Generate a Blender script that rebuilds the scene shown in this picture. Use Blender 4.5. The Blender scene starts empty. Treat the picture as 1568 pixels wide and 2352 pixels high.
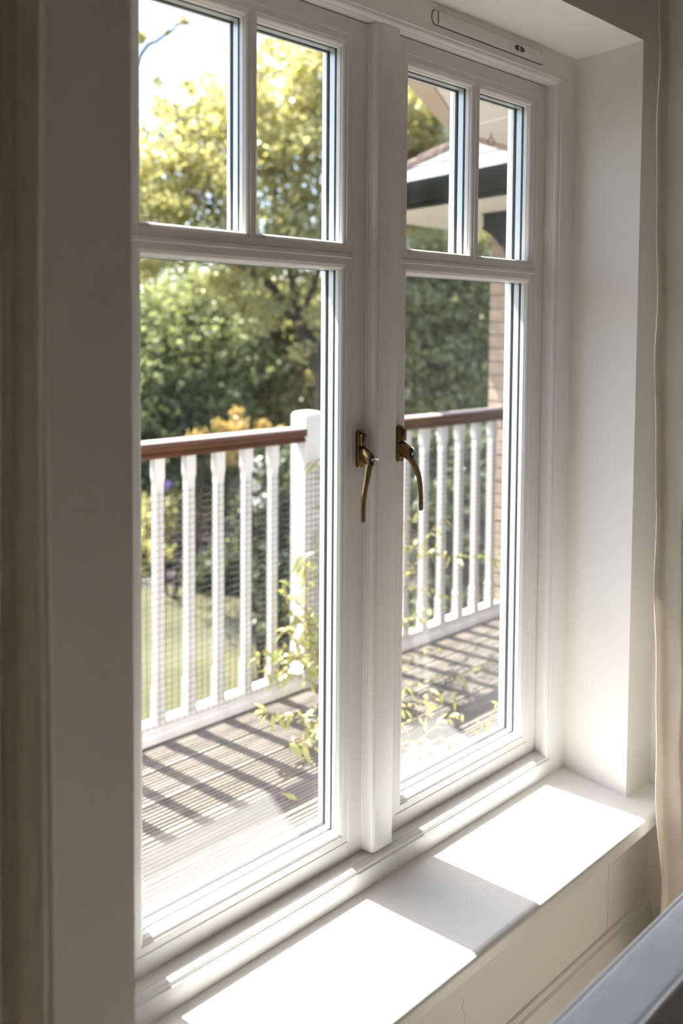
import bpy, bmesh, math, random
import numpy as np
from mathutils import Vector, Matrix
random.seed(7); RNG = np.random.default_rng(7)
S = bpy.context.scene
COL = S.collection

# ------------------------------------------------------------------ camera
CAM = Vector((-1.38831, -0.90075, 0.90856))
RT = Vector((0.75904388, -0.65100052, 0.00712105))
UP = Vector((0.02297538, 0.03771644, 0.99902432))
FW = Vector((0.65063393, 0.7581397, -0.04358542))
FPX, PX, PY, IMG_W, IMG_H = 1791.17, 784.0, 832.53, 1568, 2352
cd = bpy.data.cameras.new('camera')
cam = bpy.data.objects.new('camera', cd); COL.objects.link(cam)
cam.matrix_world = Matrix((
    (RT.x, UP.x, -FW.x, CAM.x), (RT.y, UP.y, -FW.y, CAM.y), (RT.z, UP.z, -FW.z, CAM.z), (0, 0, 0, 1)))
cd.sensor_fit = 'VERTICAL'; cd.sensor_height = 36.0; cd.sensor_width = 24.0
cd.lens = FPX / IMG_H * 36.0
cd.shift_y = -(IMG_H / 2 - PY) / IMG_H
cd.clip_start = 0.02; cd.clip_end = 300
cd.dof.use_dof = True; cd.dof.focus_distance = 1.38; cd.dof.aperture_fstop = 2.5
S.camera = cam

def ray(u, v):
    return RT * ((u - PX) / FPX) - UP * ((v - PY) / FPX) + FW
def on_y(u, v, y):                     # a point of the plane y = const
    d = ray(u, v); return CAM + d * ((y - CAM.y) / d.y)
def at(u, v, r):                       # a point at depth r from the camera
    d = ray(u, v); return CAM + d * r

# ------------------------------------------------------------------ world, sun, exposure
SUN_AZ = Vector((0.25, -0.968)).normalized()       # the way the light travels over the ground
SUN_EL = math.radians(60.0)
w = bpy.data.worlds.new('sky'); S.world = w; w.use_nodes = True
nt = w.node_tree; nt.nodes.clear()
sky = nt.nodes.new('ShaderNodeTexSky'); sky.sky_type = 'NISHITA'; sky.sun_disc = False
sky.sun_elevation = SUN_EL
sky.sun_rotation = math.atan2(-SUN_AZ.x, -SUN_AZ.y)
sky.air_density = 1.0; sky.dust_density = 2.5; sky.ozone_density = 1.0
bg = nt.nodes.new('ShaderNodeBackground'); bg.inputs['Strength'].default_value = 0.16
ow = nt.nodes.new('ShaderNodeOutputWorld')
nt.links.new(sky.outputs[0], bg.inputs[0]); nt.links.new(bg.outputs[0], ow.inputs[0])
sl = bpy.data.lights.new('sun', 'SUN'); sl.energy = 6.5; sl.angle = math.radians(0.55); sl.color = (1.0, 0.972, 0.925)
so = bpy.data.objects.new('sun', sl); COL.objects.link(so)
sd = Vector((SUN_AZ.x * math.cos(SUN_EL), SUN_AZ.y * math.cos(SUN_EL), -math.sin(SUN_EL)))
so.rotation_euler = sd.to_track_quat('-Z', 'Y').to_euler(); so.location = (-3, 8, 12)
S.view_settings.view_transform = 'Standard'; S.view_settings.look = 'None'
S.view_settings.exposure = 2.05; S.view_settings.gamma = 1.0; S.view_settings.use_curve_mapping = False
S.cycles.max_bounces = 14; S.cycles.diffuse_bounces = 7; S.cycles.glossy_bounces = 5
S.cycles.transparent_max_bounces = 32; S.cycles.transmission_bounces = 8
S.cycles.sample_clamp_indirect = 6.0
S.cycles.caustics_reflective = True; S.cycles.caustics_refractive = False

# ------------------------------------------------------------------ materials
MAT = {}
def lin(c):
    c = [x / 255 for x in c]
    return tuple(x / 12.92 if x <= 0.04045 else ((x + 0.055) / 1.055) ** 2.4 for x in c) + (1,)
def mat(name, rgb, rough=0.5, metal=0.0, var=0.0, scale=8.0, bump=0.0, bscale=40.0, spec=0.5, stretch=(1, 1, 1), island=0.0):
    m = bpy.data.materials.new(name); m.use_nodes = True; N = m.node_tree; b = N.nodes['Principled BSDF']
    b.inputs['Base Color'].default_value = rgb; b.inputs['Roughness'].default_value = rough
    b.inputs['Metallic'].default_value = metal; b.inputs['Specular IOR Level'].default_value = spec
    tc = N.nodes.new('ShaderNodeTexCoord'); mp = N.nodes.new('ShaderNodeMapping'); mp.inputs['Scale'].default_value = stretch
    N.links.new(tc.outputs['Object'], mp.inputs[0])
    src = None
    if var:
        n = N.nodes.new('ShaderNodeTexNoise'); n.inputs['Scale'].default_value = scale; n.inputs['Detail'].default_value = 5
        N.links.new(mp.outputs[0], n.inputs[0])
        r = N.nodes.new('ShaderNodeMapRange'); r.inputs[1].default_value = 0.3; r.inputs[2].default_value = 0.7
        r.inputs[3].default_value = 1 - var; r.inputs[4].default_value = 1 + var
        N.links.new(n.outputs[0], r.inputs[0]); src = r.outputs[0]
    if island:
        g = N.nodes.new('ShaderNodeObjectInfo')
        r2 = N.nodes.new('ShaderNodeMapRange'); r2.inputs[3].default_value = 1 - island; r2.inputs[4].default_value = 1 + island
        N.links.new(g.outputs['Random'], r2.inputs[0])
        if src:
            mu = N.nodes.new('ShaderNodeMath'); mu.operation = 'MULTIPLY'
            N.links.new(src, mu.inputs[0]); N.links.new(r2.outputs[0], mu.inputs[1]); src = mu.outputs[0]
        else: src = r2.outputs[0]
    if src:
        mx = N.nodes.new('ShaderNodeVectorMath'); mx.operation = 'SCALE'
        mx.inputs[0].default_value = rgb[:3]; N.links.new(src, mx.inputs['Scale'])
        N.links.new(mx.outputs[0], b.inputs['Base Color'])
    if bump:
        n2 = N.nodes.new('ShaderNodeTexNoise'); n2.inputs['Scale'].default_value = bscale; n2.inputs['Detail'].default_value = 4
        N.links.new(mp.outputs[0], n2.inputs[0])
        bp = N.nodes.new('ShaderNodeBump'); bp.inputs['Strength'].default_value = bump; bp.inputs['Distance'].default_value = 0.004
        N.links.new(n2.outputs[0], bp.inputs['Height']); N.links.new(bp.outputs[0], b.inputs['Normal'])
    MAT[name] = m; return m
def leafmat(name, c1, c2, trans, tw=0.5):
    m = bpy.data.materials.new(name); m.use_nodes = True; N = m.node_tree; N.nodes.clear()
    o = N.nodes.new('ShaderNodeOutputMaterial'); g = N.nodes.new('ShaderNodeNewGeometry')
    rp = N.nodes.new('ShaderNodeValToRGB'); rp.color_ramp.elements[0].color = c1; rp.color_ramp.elements[1].color = c2
    N.links.new(g.outputs['Random Per Island'], rp.inputs[0])
    d = N.nodes.new('ShaderNodeBsdfDiffuse'); t = N.nodes.new('ShaderNodeBsdfTranslucent'); gl = N.nodes.new('ShaderNodeBsdfGlossy')
    gl.inputs['Roughness'].default_value = 0.35
    N.links.new(rp.outputs[0], d.inputs[0])
    tm = N.nodes.new('ShaderNodeMix'); tm.data_type = 'RGBA'; tm.blend_type = 'MULTIPLY'; tm.inputs[0].default_value = 1.0
    N.links.new(rp.outputs[0], tm.inputs[6]); tm.inputs[7].default_value = trans; N.links.new(tm.outputs[2], t.inputs[0])
    mx = N.nodes.new('ShaderNodeMixShader'); mx.inputs[0].default_value = tw
    N.links.new(d.outputs[0], mx.inputs[1]); N.links.new(t.outputs[0], mx.inputs[2])
    m2 = N.nodes.new('ShaderNodeMixShader'); m2.inputs[0].default_value = 0.05
    N.links.new(mx.outputs[0], m2.inputs[1]); N.links.new(gl.outputs[0], m2.inputs[2]); N.links.new(m2.outputs[0], o.inputs[0])
    MAT[name] = m; return m
def glassmat(name, tint):
    m = bpy.data.materials.new(name); m.use_nodes = True; N = m.node_tree; N.nodes.clear()
    o = N.nodes.new('ShaderNodeOutputMaterial'); lw = N.nodes.new('ShaderNodeLayerWeight'); lw.inputs[0].default_value = 0.5
    p = N.nodes.new('ShaderNodeMath'); p.operation = 'POWER'; p.inputs[1].default_value = 5.0
    N.links.new(lw.outputs['Facing'], p.inputs[0])
    a = N.nodes.new('ShaderNodeMath'); a.operation = 'MULTIPLY_ADD'; a.inputs[1].default_value = 0.95; a.inputs[2].default_value = 0.042
    N.links.new(p.outputs[0], a.inputs[0])
    t = N.nodes.new('ShaderNodeBsdfTransparent'); t.inputs[0].default_value = tint
    g = N.nodes.new('ShaderNodeBsdfGlossy'); g.inputs['Roughness'].default_value = 0.0
    mx = N.nodes.new('ShaderNodeMixShader'); N.links.new(a.outputs[0], mx.inputs[0])
    N.links.new(t.outputs[0], mx.inputs[1]); N.links.new(g.outputs[0], mx.inputs[2]); N.links.new(mx.outputs[0], o.inputs[0])
    MAT[name] = m; return m
mat('paint_white', (0.845, 0.835, 0.815, 1), 0.32, var=0.015, scale=3, bump=0.03, bscale=60)
mat('wall_paint', (0.86, 0.835, 0.795, 1), 0.75, var=0.02, scale=2, bump=0.06, bscale=25)
mat('ceiling_paint', (0.46, 0.40, 0.335, 1), 0.8, var=0.02, scale=2)
mat('wall_taupe', (0.36, 0.30, 0.245, 1), 0.8, var=0.03, scale=2)
mat('sill_paint', (0.82, 0.81, 0.79, 1), 0.38, var=0.015, scale=4, bump=0.04, bscale=30)
mat('carpet', (0.82, 0.735, 0.63, 1), 0.95, var=0.12, scale=60, bump=0.4, bscale=300)
mat('gasket', (0.012, 0.013, 0.013, 1), 0.5)
mat('spacer', (0.62, 0.66, 0.68, 1), 0.35, 0.3)
mat('brass', (0.235, 0.155, 0.075, 1), 0.10, 1.0, var=0.05, scale=30)
mat('black_lock', (0.008, 0.008, 0.009, 1), 0.25)
mat('chrome', (0.75, 0.74, 0.72, 1), 0.12, 1.0)
mat('crack', (0.42, 0.37, 0.32, 1), 0.9)
mat('vent_line', (0.10, 0.09, 0.08, 1), 0.8)
mat('rail_white', (0.66, 0.63, 0.605, 1), 0.5, var=0.03, scale=6, bump=0.05)
mat('bleached_wood', (0.34, 0.275, 0.245, 1), 0.55, var=0.15, scale=9, stretch=(0.3, 5, 5))
mat('handrail_wood', (0.078, 0.026, 0.008, 1), 0.25, var=0.25, scale=10, stretch=(0.25, 6, 6), bump=0.05)
mat('decking', (0.205, 0.178, 0.155, 1), 0.8, var=0.35, scale=7, stretch=(0.5, 5, 5), bump=0.4, bscale=60, island=0.15)
mat('wire', (0.05, 0.04, 0.036, 1), 0.6)
mat('brick', (0.43, 0.315, 0.24, 1), 0.9, var=0.16, scale=14, bump=0.5, bscale=90, island=0.14)
mat('mortar', (0.33, 0.27, 0.22, 1), 0.95, var=0.1, scale=30, bump=0.3)
mat('cream_board', (0.92, 0.87, 0.80, 1), 0.6, var=0.04, scale=5)
mat('beige_board', (0.60, 0.49, 0.40, 1), 0.6, var=0.06, scale=5)
mat('gutter', (0.007, 0.008, 0.008, 1), 0.4, var=0.1, spec=0.12)
mat('slate', (0.075, 0.075, 0.074, 1), 0.7, var=0.22, scale=9, bump=0.3, bscale=40, island=0.1)
mat('hip_tile', (0.125, 0.08, 0.068, 1), 0.9, var=0.75, scale=32, bump=0.7, bscale=60)
mat('bark', (0.060, 0.045, 0.033, 1), 0.9, var=0.3, scale=8, bump=0.6, bscale=20)
mat('lawn', (0.074, 0.070, 0.030, 1), 0.95, var=0.22, scale=1.4, bump=0.5, bscale=30)
mat('soil', (0.055, 0.05, 0.032, 1), 0.95, var=0.4, scale=2)
mat('path_stone', (0.56, 0.45, 0.39, 1), 0.9, var=0.12, scale=5, bump=0.3, island=0.12)
mat('vine_stem', (0.34, 0.19, 0.12, 1), 0.6, var=0.2, scale=20)
mat('chair_fabric', (0.60, 0.645, 0.69, 1), 0.85, var=0.18, scale=7, bump=0.25, bscale=300)
mat('chair_piping', (0.74, 0.77, 0.76, 1), 0.7)
mat('chair_seat', (0.13, 0.115, 0.105, 1), 0.9, var=0.3, scale=9, bump=0.3, bscale=200)
mat('dark_wood', (0.05, 0.03, 0.02, 1), 0.4, var=0.3, scale=12, stretch=(5, 5, .5))
leafmat('leaf_gold', (0.40, 0.385, 0.165, 1), (0.74, 0.69, 0.37, 1), (1.0, 0.97, 0.72, 1), 0.6)
leafmat('leaf_mid', (0.15, 0.18, 0.075, 1), (0.53, 0.55, 0.32, 1), (1.0, 1.0, 0.68, 1), 0.5)
leafmat('leaf_dark', (0.045, 0.06, 0.030, 1), (0.20, 0.225, 0.12, 1), (1.0, 1.0, 0.6, 1), 0.4)
leafmat('leaf_olive', (0.16, 0.17, 0.065, 1), (0.48, 0.45, 0.22, 1), (1.0, 0.97, 0.65, 1), 0.5)
leafmat('leaf_orange', (0.50, 0.36, 0.12, 1), (0.72, 0.56, 0.27, 1), (1.0, 0.88, 0.55, 1), 0.5)
leafmat('leaf_vine', (0.26, 0.30, 0.075, 1), (0.62, 0.60, 0.28, 1), (1.0, 0.95, 0.5, 1), 0.5)
leafmat('petal_purple', (0.20, 0.11, 0.42, 1), (0.38, 0.24, 0.62, 1), (1, 1, 1, 1), 0.4)
leafmat('petal_white', (0.7, 0.7, 0.66, 1), (0.85, 0.85, 0.8, 1), (1, 1, 1, 1), 0.4)
glassmat('glass', (0.978, 0.985, 0.982, 1))
def curtainmat():
    m = mat('linen', (0.87, 0.83, 0.775, 1), 0.9, var=0.04, scale=30, bump=0.3, bscale=18)
    N = m.node_tree; b = N.nodes['Principled BSDF']; o = N.nodes['Material Output']
    t = N.nodes.new('ShaderNodeBsdfTranslucent'); t.inputs[0].default_value = (0.85, 0.80, 0.73, 1)
    mx = N.nodes.new('ShaderNodeMixShader'); mx.inputs[0].default_value = 0.25
    N.links.new(b.outputs[0], mx.inputs[1]); N.links.new(t.outputs[0], mx.inputs[2]); N.links.new(mx.outputs[0], o.inputs[0])
curtainmat()

# ------------------------------------------------------------------ mesh helpers
class MB:
    def __init__(s): s.v = []; s.f = []
    def add(s, vs, fs):
        n = len(s.v); s.v += [tuple(p) for p in vs]; s.f += [tuple(i + n for i in f) for f in fs]
    def box(s, x0, x1, y0, y1, z0, z1):
        s.add([(x0,y0,z0),(x1,y0,z0),(x1,y1,z0),(x0,y1,z0),(x0,y0,z1),(x1,y0,z1),(x1,y1,z1),(x0,y1,z1)],
              [(0,3,2,1),(4,5,6,7),(0,1,5,4),(1,2,6,5),(2,3,7,6),(3,0,4,7)])
        return s
    def prism(s, poly, axis, a, b):
        # poly: 2D points; axis 'x' -> (y,z), 'y' -> (x,z), 'z' -> (x,y)
        def P(p, t): return {'x': (t, p[0], p[1]), 'y': (p[0], t, p[1]), 'z': (p[0], p[1], t)}[axis]
        n = len(poly); s.add([P(p, a) for p in poly] + [P(p, b) for p in poly],
            [tuple(range(n)), tuple(range(2*n-1, n-1, -1))] + [(i, i+n, (i+1) % n + n, (i+1) % n) for i in range(n)])
        return s
    def tube(s, pts, rad, n=8, cap=True, flat=None):
        pts = [Vector(p) for p in pts]; m = len(pts)
        if not hasattr(rad, '__len__'): rad = [rad] * m
        rings = []; prev = None
        for i, p in enumerate(pts):
            t = (pts[min(i+1, m-1)] - pts[max(i-1, 0)]).normalized()
            if prev is None: a = t.orthogonal().normalized()
            else:
                a = (prev - t * prev.dot(t)); a = a.normalized() if a.length > 1e-6 else t.orthogonal().normalized()
            prev = a; b = t.cross(a)
            rings.append([p + (a * math.cos(2*math.pi*k/n) + b * math.sin(2*math.pi*k/n)) * rad[i] for k in range(n)])
        vs = [q for r in rings for q in r]
        fs = [(i*n+k, i*n+(k+1) % n, (i+1)*n+(k+1) % n, (i+1)*n+k) for i in range(m-1) for k in range(n)]
        if cap: fs += [tuple(range(n-1, -1, -1)), tuple((m-1)*n + k for k in range(n))]
        s.add(vs, fs); return s
    def loft(s, rings, cap=True):
        n = len(rings[0]); m = len(rings)
        vs = [q for r in rings for q in r]
        fs = [(i*n+k, i*n+(k+1) % n, (i+1)*n+(k+1) % n, (i+1)*n+k) for i in range(m-1) for k in range(n)]
        if cap: fs += [tuple(range(n-1, -1, -1)), tuple((m-1)*n + k for k in range(n))]
        s.add(vs, fs); return s
    def side(s, rects, k):
        # rects: list of (x0,x1,z0,z1,y); k 0 bottom,1 right,2 top,3 left: one mitred member of a moulded frame
        def c(r, i): x0, x1, z0, z1, y = r; return [(x0,y,z0),(x1,y,z0),(x1,y,z1),(x0,y,z1)][i]
        a, b = k, (k+1) % 4; n = len(rects)
        s.add([c(r, a) for r in rects] + [c(r, b) for r in rects], [(i, i+1, n+i+1, n+i) for i in range(n-1)])
        return s
    def ring(s, rects):
        for k in range(4): s.side(rects, k)
        return s
    def mesh(s, name):
        me = bpy.data.meshes.new(name); me.from_pydata(s.v, [], s.f); me.update()
        b = bmesh.new(); b.from_mesh(me); bmesh.ops.recalc_face_normals(b, faces=b.faces); b.to_mesh(me); b.free()
        return me
    def build(s, name, m, parent=None, smooth=None, bevel=0, seg=2):
        o = bpy.data.objects.new(name, s.mesh(name)); return finish(o, m, parent, smooth, bevel, seg)
def finish(o, m, parent=None, smooth=None, bevel=0, seg=2):
    COL.objects.link(o)
    if not o.data.materials: o.data.materials.append(MAT[m])
    if parent is not None: o.parent = parent; o.matrix_parent_inverse = parent.matrix_world.inverted() if False else Matrix.Translation(-Vector(parent.location))
    if bevel:
        bv = o.modifiers.new('bevel', 'BEVEL'); bv.width = bevel; bv.segments = seg; bv.limit_method = 'ANGLE'; bv.angle_limit = math.radians(40)
    if smooth: 
        for p in o.data.polygons: p.use_smooth = True
        try: o.data.set_sharp_from_angle(angle=math.radians(smooth))
        except Exception: pass
    return o
def empty(name, loc=(0, 0, 0), parent=None):
    o = bpy.data.objects.new(name, None); o.location = loc; o.empty_display_size = 0.05; COL.objects.link(o)
    if parent is not None: o.parent = parent; o.matrix_parent_inverse = Matrix.Translation(-Vector(parent.location))
    return o
def tag(o, label=None, cat=None, group=None, kind=None):
    if label: o['label'] = label
    if cat: o['category'] = cat
    if group: o['group'] = group
    if kind: o['kind'] = kind
    return o
def child_copy(me, name, m, parent, mw):
    o = bpy.data.objects.new(name, me); COL.objects.link(o)
    if not me.materials: me.materials.append(MAT[m])
    o.parent = parent; o.matrix_parent_inverse = Matrix.Translation(-Vector(parent.location)); o.matrix_basis = mw
    return o
def grow(r, o, y): x0, x1, z0, z1 = r; return (x0 + o, x1 - o, z0 + o, z1 - o, y)

# ================================================================== THE ROOM
FLOOR = -0.42; CEIL = 2.05; WALL_Y = -0.142; OUT_Y = 0.10
LX, RX, HZ = -1.0248, 0.0, 1.45
SIDE = 0.092
b = MB()
DX0, DX1, DH = -2.32, -1.70, 1.60  # opening for the added, unseen door that lets in daylight
b.box(-4.0, DX0, WALL_Y, OUT_Y, FLOOR, CEIL); b.box(DX1, LX, WALL_Y, OUT_Y, FLOOR, CEIL); b.box(DX0, DX1, WALL_Y, OUT_Y, DH, CEIL); b.box(RX, 0.30, WALL_Y, OUT_Y, FLOOR, CEIL)
b.box(LX, RX, WALL_Y, OUT_Y, HZ, CEIL); b.box(LX, RX, WALL_Y, OUT_Y, FLOOR, -0.035)
tag(b.build('wall_front', 'wall_paint'), 'off-white plastered wall around the window reveal', kind='structure')
tag(MB().box(SIDE, 0.30, -3.9, WALL_Y, FLOOR, CEIL).build('wall_right', 'wall_paint'), 'off-white side wall behind the right curtain', kind='structure')
tag(MB().box(-4.15, -4.0, -3.9, OUT_Y, FLOOR, CEIL).build('wall_left', 'wall_taupe'), 'taupe wall at the far left of the room', kind='structure')
tag(MB().box(-4.15, 0.30, -4.05, -3.9, FLOOR, CEIL).build('wall_rear', 'wall_taupe'), 'taupe wall behind the viewer', kind='structure')
tag(MB().box(-4.15, 0.30, -4.05, OUT_Y, FLOOR - 0.1, FLOOR).build('floor', 'carpet'), 'beige carpeted floor', kind='structure')
tag(MB().box(-4.15, 0.30, -4.05, OUT_Y, CEIL, CEIL + 0.1).build('ceiling', 'ceiling_paint'), 'matt ceiling', kind='structure')
sk = [(-0.142, FLOOR), (-0.142, -0.236), (-0.146, -0.238), (-0.147, -0.248), (-0.151, -0.252), (-0.152, -0.262), (-0.156, -0.270), (-0.158, -0.285), (-0.160, -0.286), (-0.160, FLOOR)]
tag(MB().prism(sk, 'x', -4.0, SIDE).build('baseboard_front', 'paint_white', smooth=30), 'moulded white skirting board under the sill', kind='structure')
b = MB(); b.tube([(-0.058 + 0.001*math.sin(i*1.7), -0.1421, -0.05 - 0.19*i/12) for i in range(13)], 0.00035, 4)
tag(b.build('trim_1', 'crack'), 'hairline vertical paint crack below the sill', kind='structure')
b = MB(); b.tube([on_y(1060 + 3*math.sin(i*1.3) + i, 2290 + i*7, -0.1421) for i in range(10)], 0.0003, 4)
b.tube([on_y(1303 - i*0.5 + 1.2*math.sin(i*2.1), 1495 + i*17, -0.0004) for i in range(16)], 0.0004, 4)
tag(b.build('trim_2', 'crack'), 'fine filler cracks in the plaster beside the window frame', kind='structure')

# ================================================================== THE WINDOW
win = empty('window_1', (0, 0, 0)); tag(win, 'white double casement window in a deep plastered reveal', kind='structure')
R0 = (-0.984, -0.046, 0.030, 1.4015)
prof = [(LX, RX, 0.0, HZ, 0.0), grow(R0, 0, 0.0), grow(R0, 0.0012, 0.0006), grow(R0, 0.0015, 0.0032), grow(R0, 0.0032, 0.0036)]
for i in range(1, 6):
    t = i / 5 * math.pi / 2
    prof.append(grow(R0, 0.0032 + 0.0055*math.sin(t), 0.0036 + 0.0095*(1 - math.cos(t))))
prof += [grow(R0, 0.0096, 0.0133), grow(R0, 0.0098, 0.0150), grow(R0, 0.0084, 0.0156), grow(R0, 0.0070, 0.034), grow(R0, 0.0070, 0.062), (LX, RX, 0.0, HZ, 0.062)]
prof += [(LX, RX, 0.0, HZ, 0.0)]
for k, nm in enumerate(['frame_sill', 'frame_jamb', 'frame_head', 'frame_jamb']):
    MB().side(prof, k).build(nm, 'paint_white', win, smooth=35)
b = MB(); b.box(LX, RX, 0.062, OUT_Y + 0.05, -0.034, 0.030)          # outer cill
b.build('outer_sill', 'paint_white', win)

# unseen glazed double door, added on the left to bring more daylight in
dr = empty('added_door_1', (0, 0, 0)); tag(dr, 'white glazed double door, unseen and added on the left for extra daylight', kind='structure')
MB().ring([(DX0, DX1, FLOOR, DH, 0.0), (DX0 + .04, DX1 - .04, FLOOR + .03, DH - .04, 0.0), (DX0 + .04, DX1 - .04, FLOOR + .03, DH - .04, .08), (DX0, DX1, FLOOR, DH, .08), (DX0, DX1, FLOOR, DH, 0.0)]).build('added_door_frame', 'paint_white', dr)
dm = (DX0 + DX1) / 2
for xa, xb in ((DX0 + .042, dm - .001), (dm + .001, DX1 - .042)):
    q0 = (xa, xb, FLOOR + .032, DH - .042); lf = empty('added_door_leaf', (0, 0, 0), dr)
    MB().ring([grow(q0, 0, .03), grow(q0, .05, .03), grow(q0, .06, .045), grow(q0, .06, .075), grow(q0, 0, .075), grow(q0, 0, .03)]).build('leaf_frame', 'paint_white', lf)
    g0 = grow(q0, .055, 0); MB().box(g0[0], g0[1], .055, .061, g0[2], g0[3]).build('pane', 'glass', lf)

# inner sill board with horns and a rounded nose
plan = [(LX - 0.012, 0.03), (RX + 0.012, 0.03), (RX + 0.012, -0.128), (SIDE + 0.012, -0.128), (SIDE + 0.012, -0.150), (0.072, -0.168), (0.048, -0.190), (0.036, -0.199), (0.020, -0.202), (-1.30, -0.202), (-1.30, -0.128), (LX - 0.012, -0.128)]
MB().prism(plan, 'z', -0.034, 0.0).build('window_sill', 'sill_paint', win, bevel=0.009, seg=4, smooth=50)

YS, Y1 = 0.033, 0.0342
def casement(x0, x1, L, R, barL, barR):
    """x0,x1 sash edges; L,R the moulded line of the lights"""
    s = empty('casement_sash', (0, 0, 0), win)
    SB, ST = 0.0400, 1.3925; BK = 0.085
    lo = (L, R, 0.0780, 1.0095); upr = (L, R, 1.0380, 1.3565); G = 0.0105
    go, gu = grow(lo, -G, 0), grow(upr, -G, 0)
    def fr(nm, X0, X1, Z0, Z1): MB().box(X0, X1, YS, BK, Z0, Z1).build(nm, 'paint_white', s, bevel=0.0012)
    fr('stile', x0, go[0], SB, ST); fr('stile', go[1], x1, SB, ST)
    fr('rail', go[0], go[1], SB, go[2]); fr('rail', go[0], go[1], gu[3], ST)
    fr('transom', go[0], go[1], go[3], gu[2])
    lights = [lo, (L, barL, upr[2], upr[3]), (barR, R, upr[2], upr[3])]
    # flat margins inside the fine step line
    MB().ring([grow(lo, -G, YS + 0.0008), grow(lo, -G + 0.0007, Y1), grow(lo, 0, Y1), grow(lo, 0.0, BK), grow(lo, -G, BK)]).build('rail_margin', 'paint_white', s)
    MB().ring([grow(upr, -G, YS + 0.0008), grow(upr, -G + 0.0007, Y1), grow(upr, 0, Y1), grow(upr, 0.0, BK), grow(upr, -G, BK)]).build('rail_margin', 'paint_white', s)
    MB().box(barL, barR, Y1, BK, upr[2], upr[3]).build('glazing_bar', 'paint_white', s, bevel=0.0006)
    for r in lights:
        pr = [grow(r, 0, Y1 + 0.0001), grow(r, 0.0008, Y1 + 0.0003), grow(r, 0.0010, Y1 + 0.0016)]
        for i in range(1, 7):
            t = i / 6 * math.pi / 2
            pr.append(grow(r, 0.0010 + 0.0062*math.sin(t), Y1 + 0.0016 + 0.0072*(1 - math.cos(t))))
        pr += [grow(r, 0.0074, 0.0436), grow(r, 0.0066, 0.0440), grow(r, 0.0080, 0.0444), grow(r, 0.0084, 0.0510), grow(r, 0.0082, 0.0525), grow(r, 0.0, 0.0525)]
        for k in range(4): MB().side(pr, k).build('glazing_bead', 'paint_white', s, smooth=35)
        MB().ring([grow(r, 0.004, 0.0526), grow(r, 0.0078, 0.0526), grow(r, 0.0078, 0.0542), grow(r, 0.004, 0.0542)]).build('gasket', 'gasket', s)
        g = grow(r, 0.002, 0)
        MB().box(g[0], g[1], 0.0543, 0.0580, g[2], g[3]).build('pane', 'glass', s)
        MB().ring([grow(r, 0.002, 0.0581), grow(r, 0.0078, 0.0581), grow(r, 0.0078, 0.0700), grow(r, 0.002, 0.0700)]).build('spacer_bar', 'spacer', s)
        MB().box(g[0], g[1], 0.0702, 0.0738, g[2], g[3]).build('pane', 'glass', s)
        MB().ring([grow(r, 0.003, 0.0740), grow(r, 0.0072, 0.0740), grow(r, 0.0072, 0.0770), grow(r, 0.003, 0.0770)]).build('gasket', 'gasket', s)
        MB().ring([grow(r, -0.001, 0.0771), grow(r, 0.0086, 0.0771), grow(r, 0.0080, 0.0830), grow(r, 0.0010, 0.0970), grow(r, -0.001, 0.0970), grow(r, -0.001, 0.0771)]).build('outer_lip', 'paint_white', s)
    return s
casement(-0.9715, -0.5105, -0.9325, -0.5760, -0.7572, -0.7512)
casement(-0.5085, -0.0535, -0.4455, -0.0910, -0.2668, -0.2585)

# cover strip over the meeting stiles
cs = [(-0.5432, 0.0259), (-0.5428, 0.0215), (-0.5408, 0.0212), (-0.5402, 0.0175), (-0.5392, 0.0172), (-0.5386, 0.0120), (-0.5368, 0.0082), (-0.5345, 0.0063), (-0.5330, 0.0060),
      (-0.5318, 0.0052), (-0.4930, 0.0052), (-0.4912, 0.0060), (-0.4905, 0.0078), (-0.4905, 0.0130), (-0.4905, 0.0259)]
cs = [(a + 0.0064, c + 0.007) for a, c in cs]
MB().prism(cs, 'z', 0.0425, 1.3925).build('meeting_strip', 'paint_white', win, smooth=30)

# trickle vent on the head
vt = empty('trickle_vent', (0, 0, 0), win)
vz0, vz1, vx0, vx1 = 1.4135, 1.4365, -0.4245, -0.1115
def stad(x0, x1, z0, z1, n=8):
    r = (z1 - z0) / 2; cz = (z0 + z1) / 2; ex = r * 0.75
    return [(x1 - ex + ex*math.sin(math.pi*i/n), cz - r*math.cos(math.pi*i/n)) for i in range(n+1)] + [(x0 + ex - ex*math.sin(math.pi*i/n), cz + r*math.cos(math.pi*i/n)) for i in range(n+1)]
MB().prism(stad(vx0 - 0.0012, vx1 + 0.0012, vz0 - 0.0012, vz1 + 0.0012), 'y', -0.0006, 0.0).build('painted_shadow_line', 'vent_line', vt)  # solid dark plate, its colour stands for the shadow round the cover
MB().prism(stad(vx0, vx1, vz0, vz1), 'y', -0.0028, -0.0006).build('cover_plate', 'paint_white', vt, bevel=0.0008)
b = MB(); b.prism([(-0.0028, 1.4150), (-0.0042, 1.4175), (-0.0046, 1.425), (-0.0040, 1.4335), (-0.0028, 1.4352)], 'x', -0.4105, -0.1255)
b.build('slide_cover', 'paint_white', vt, smooth=50)
for xx in (-0.4115, -0.1245): MB().box(xx - 0.0006, xx + 0.0006, -0.0033, -0.0028, 1.4145, 1.4358).build('joint', 'vent_line', vt)
for sx in (-1, 1):
    c = -0.1925
    q = [(c + sx*0.0022, 1.4200), (c + sx*0.0022, 1.4310), (c + sx*0.008, 1.4300), (c + sx*0.0135, 1.4275), (c + sx*0.0155, 1.4250), (c + sx*0.0125, 1.4215), (c + sx*0.007, 1.4202)]
    MB().prism(q, 'y', -0.0049, -0.0042).build('thumb_grip', 'vent_line', vt)

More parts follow.
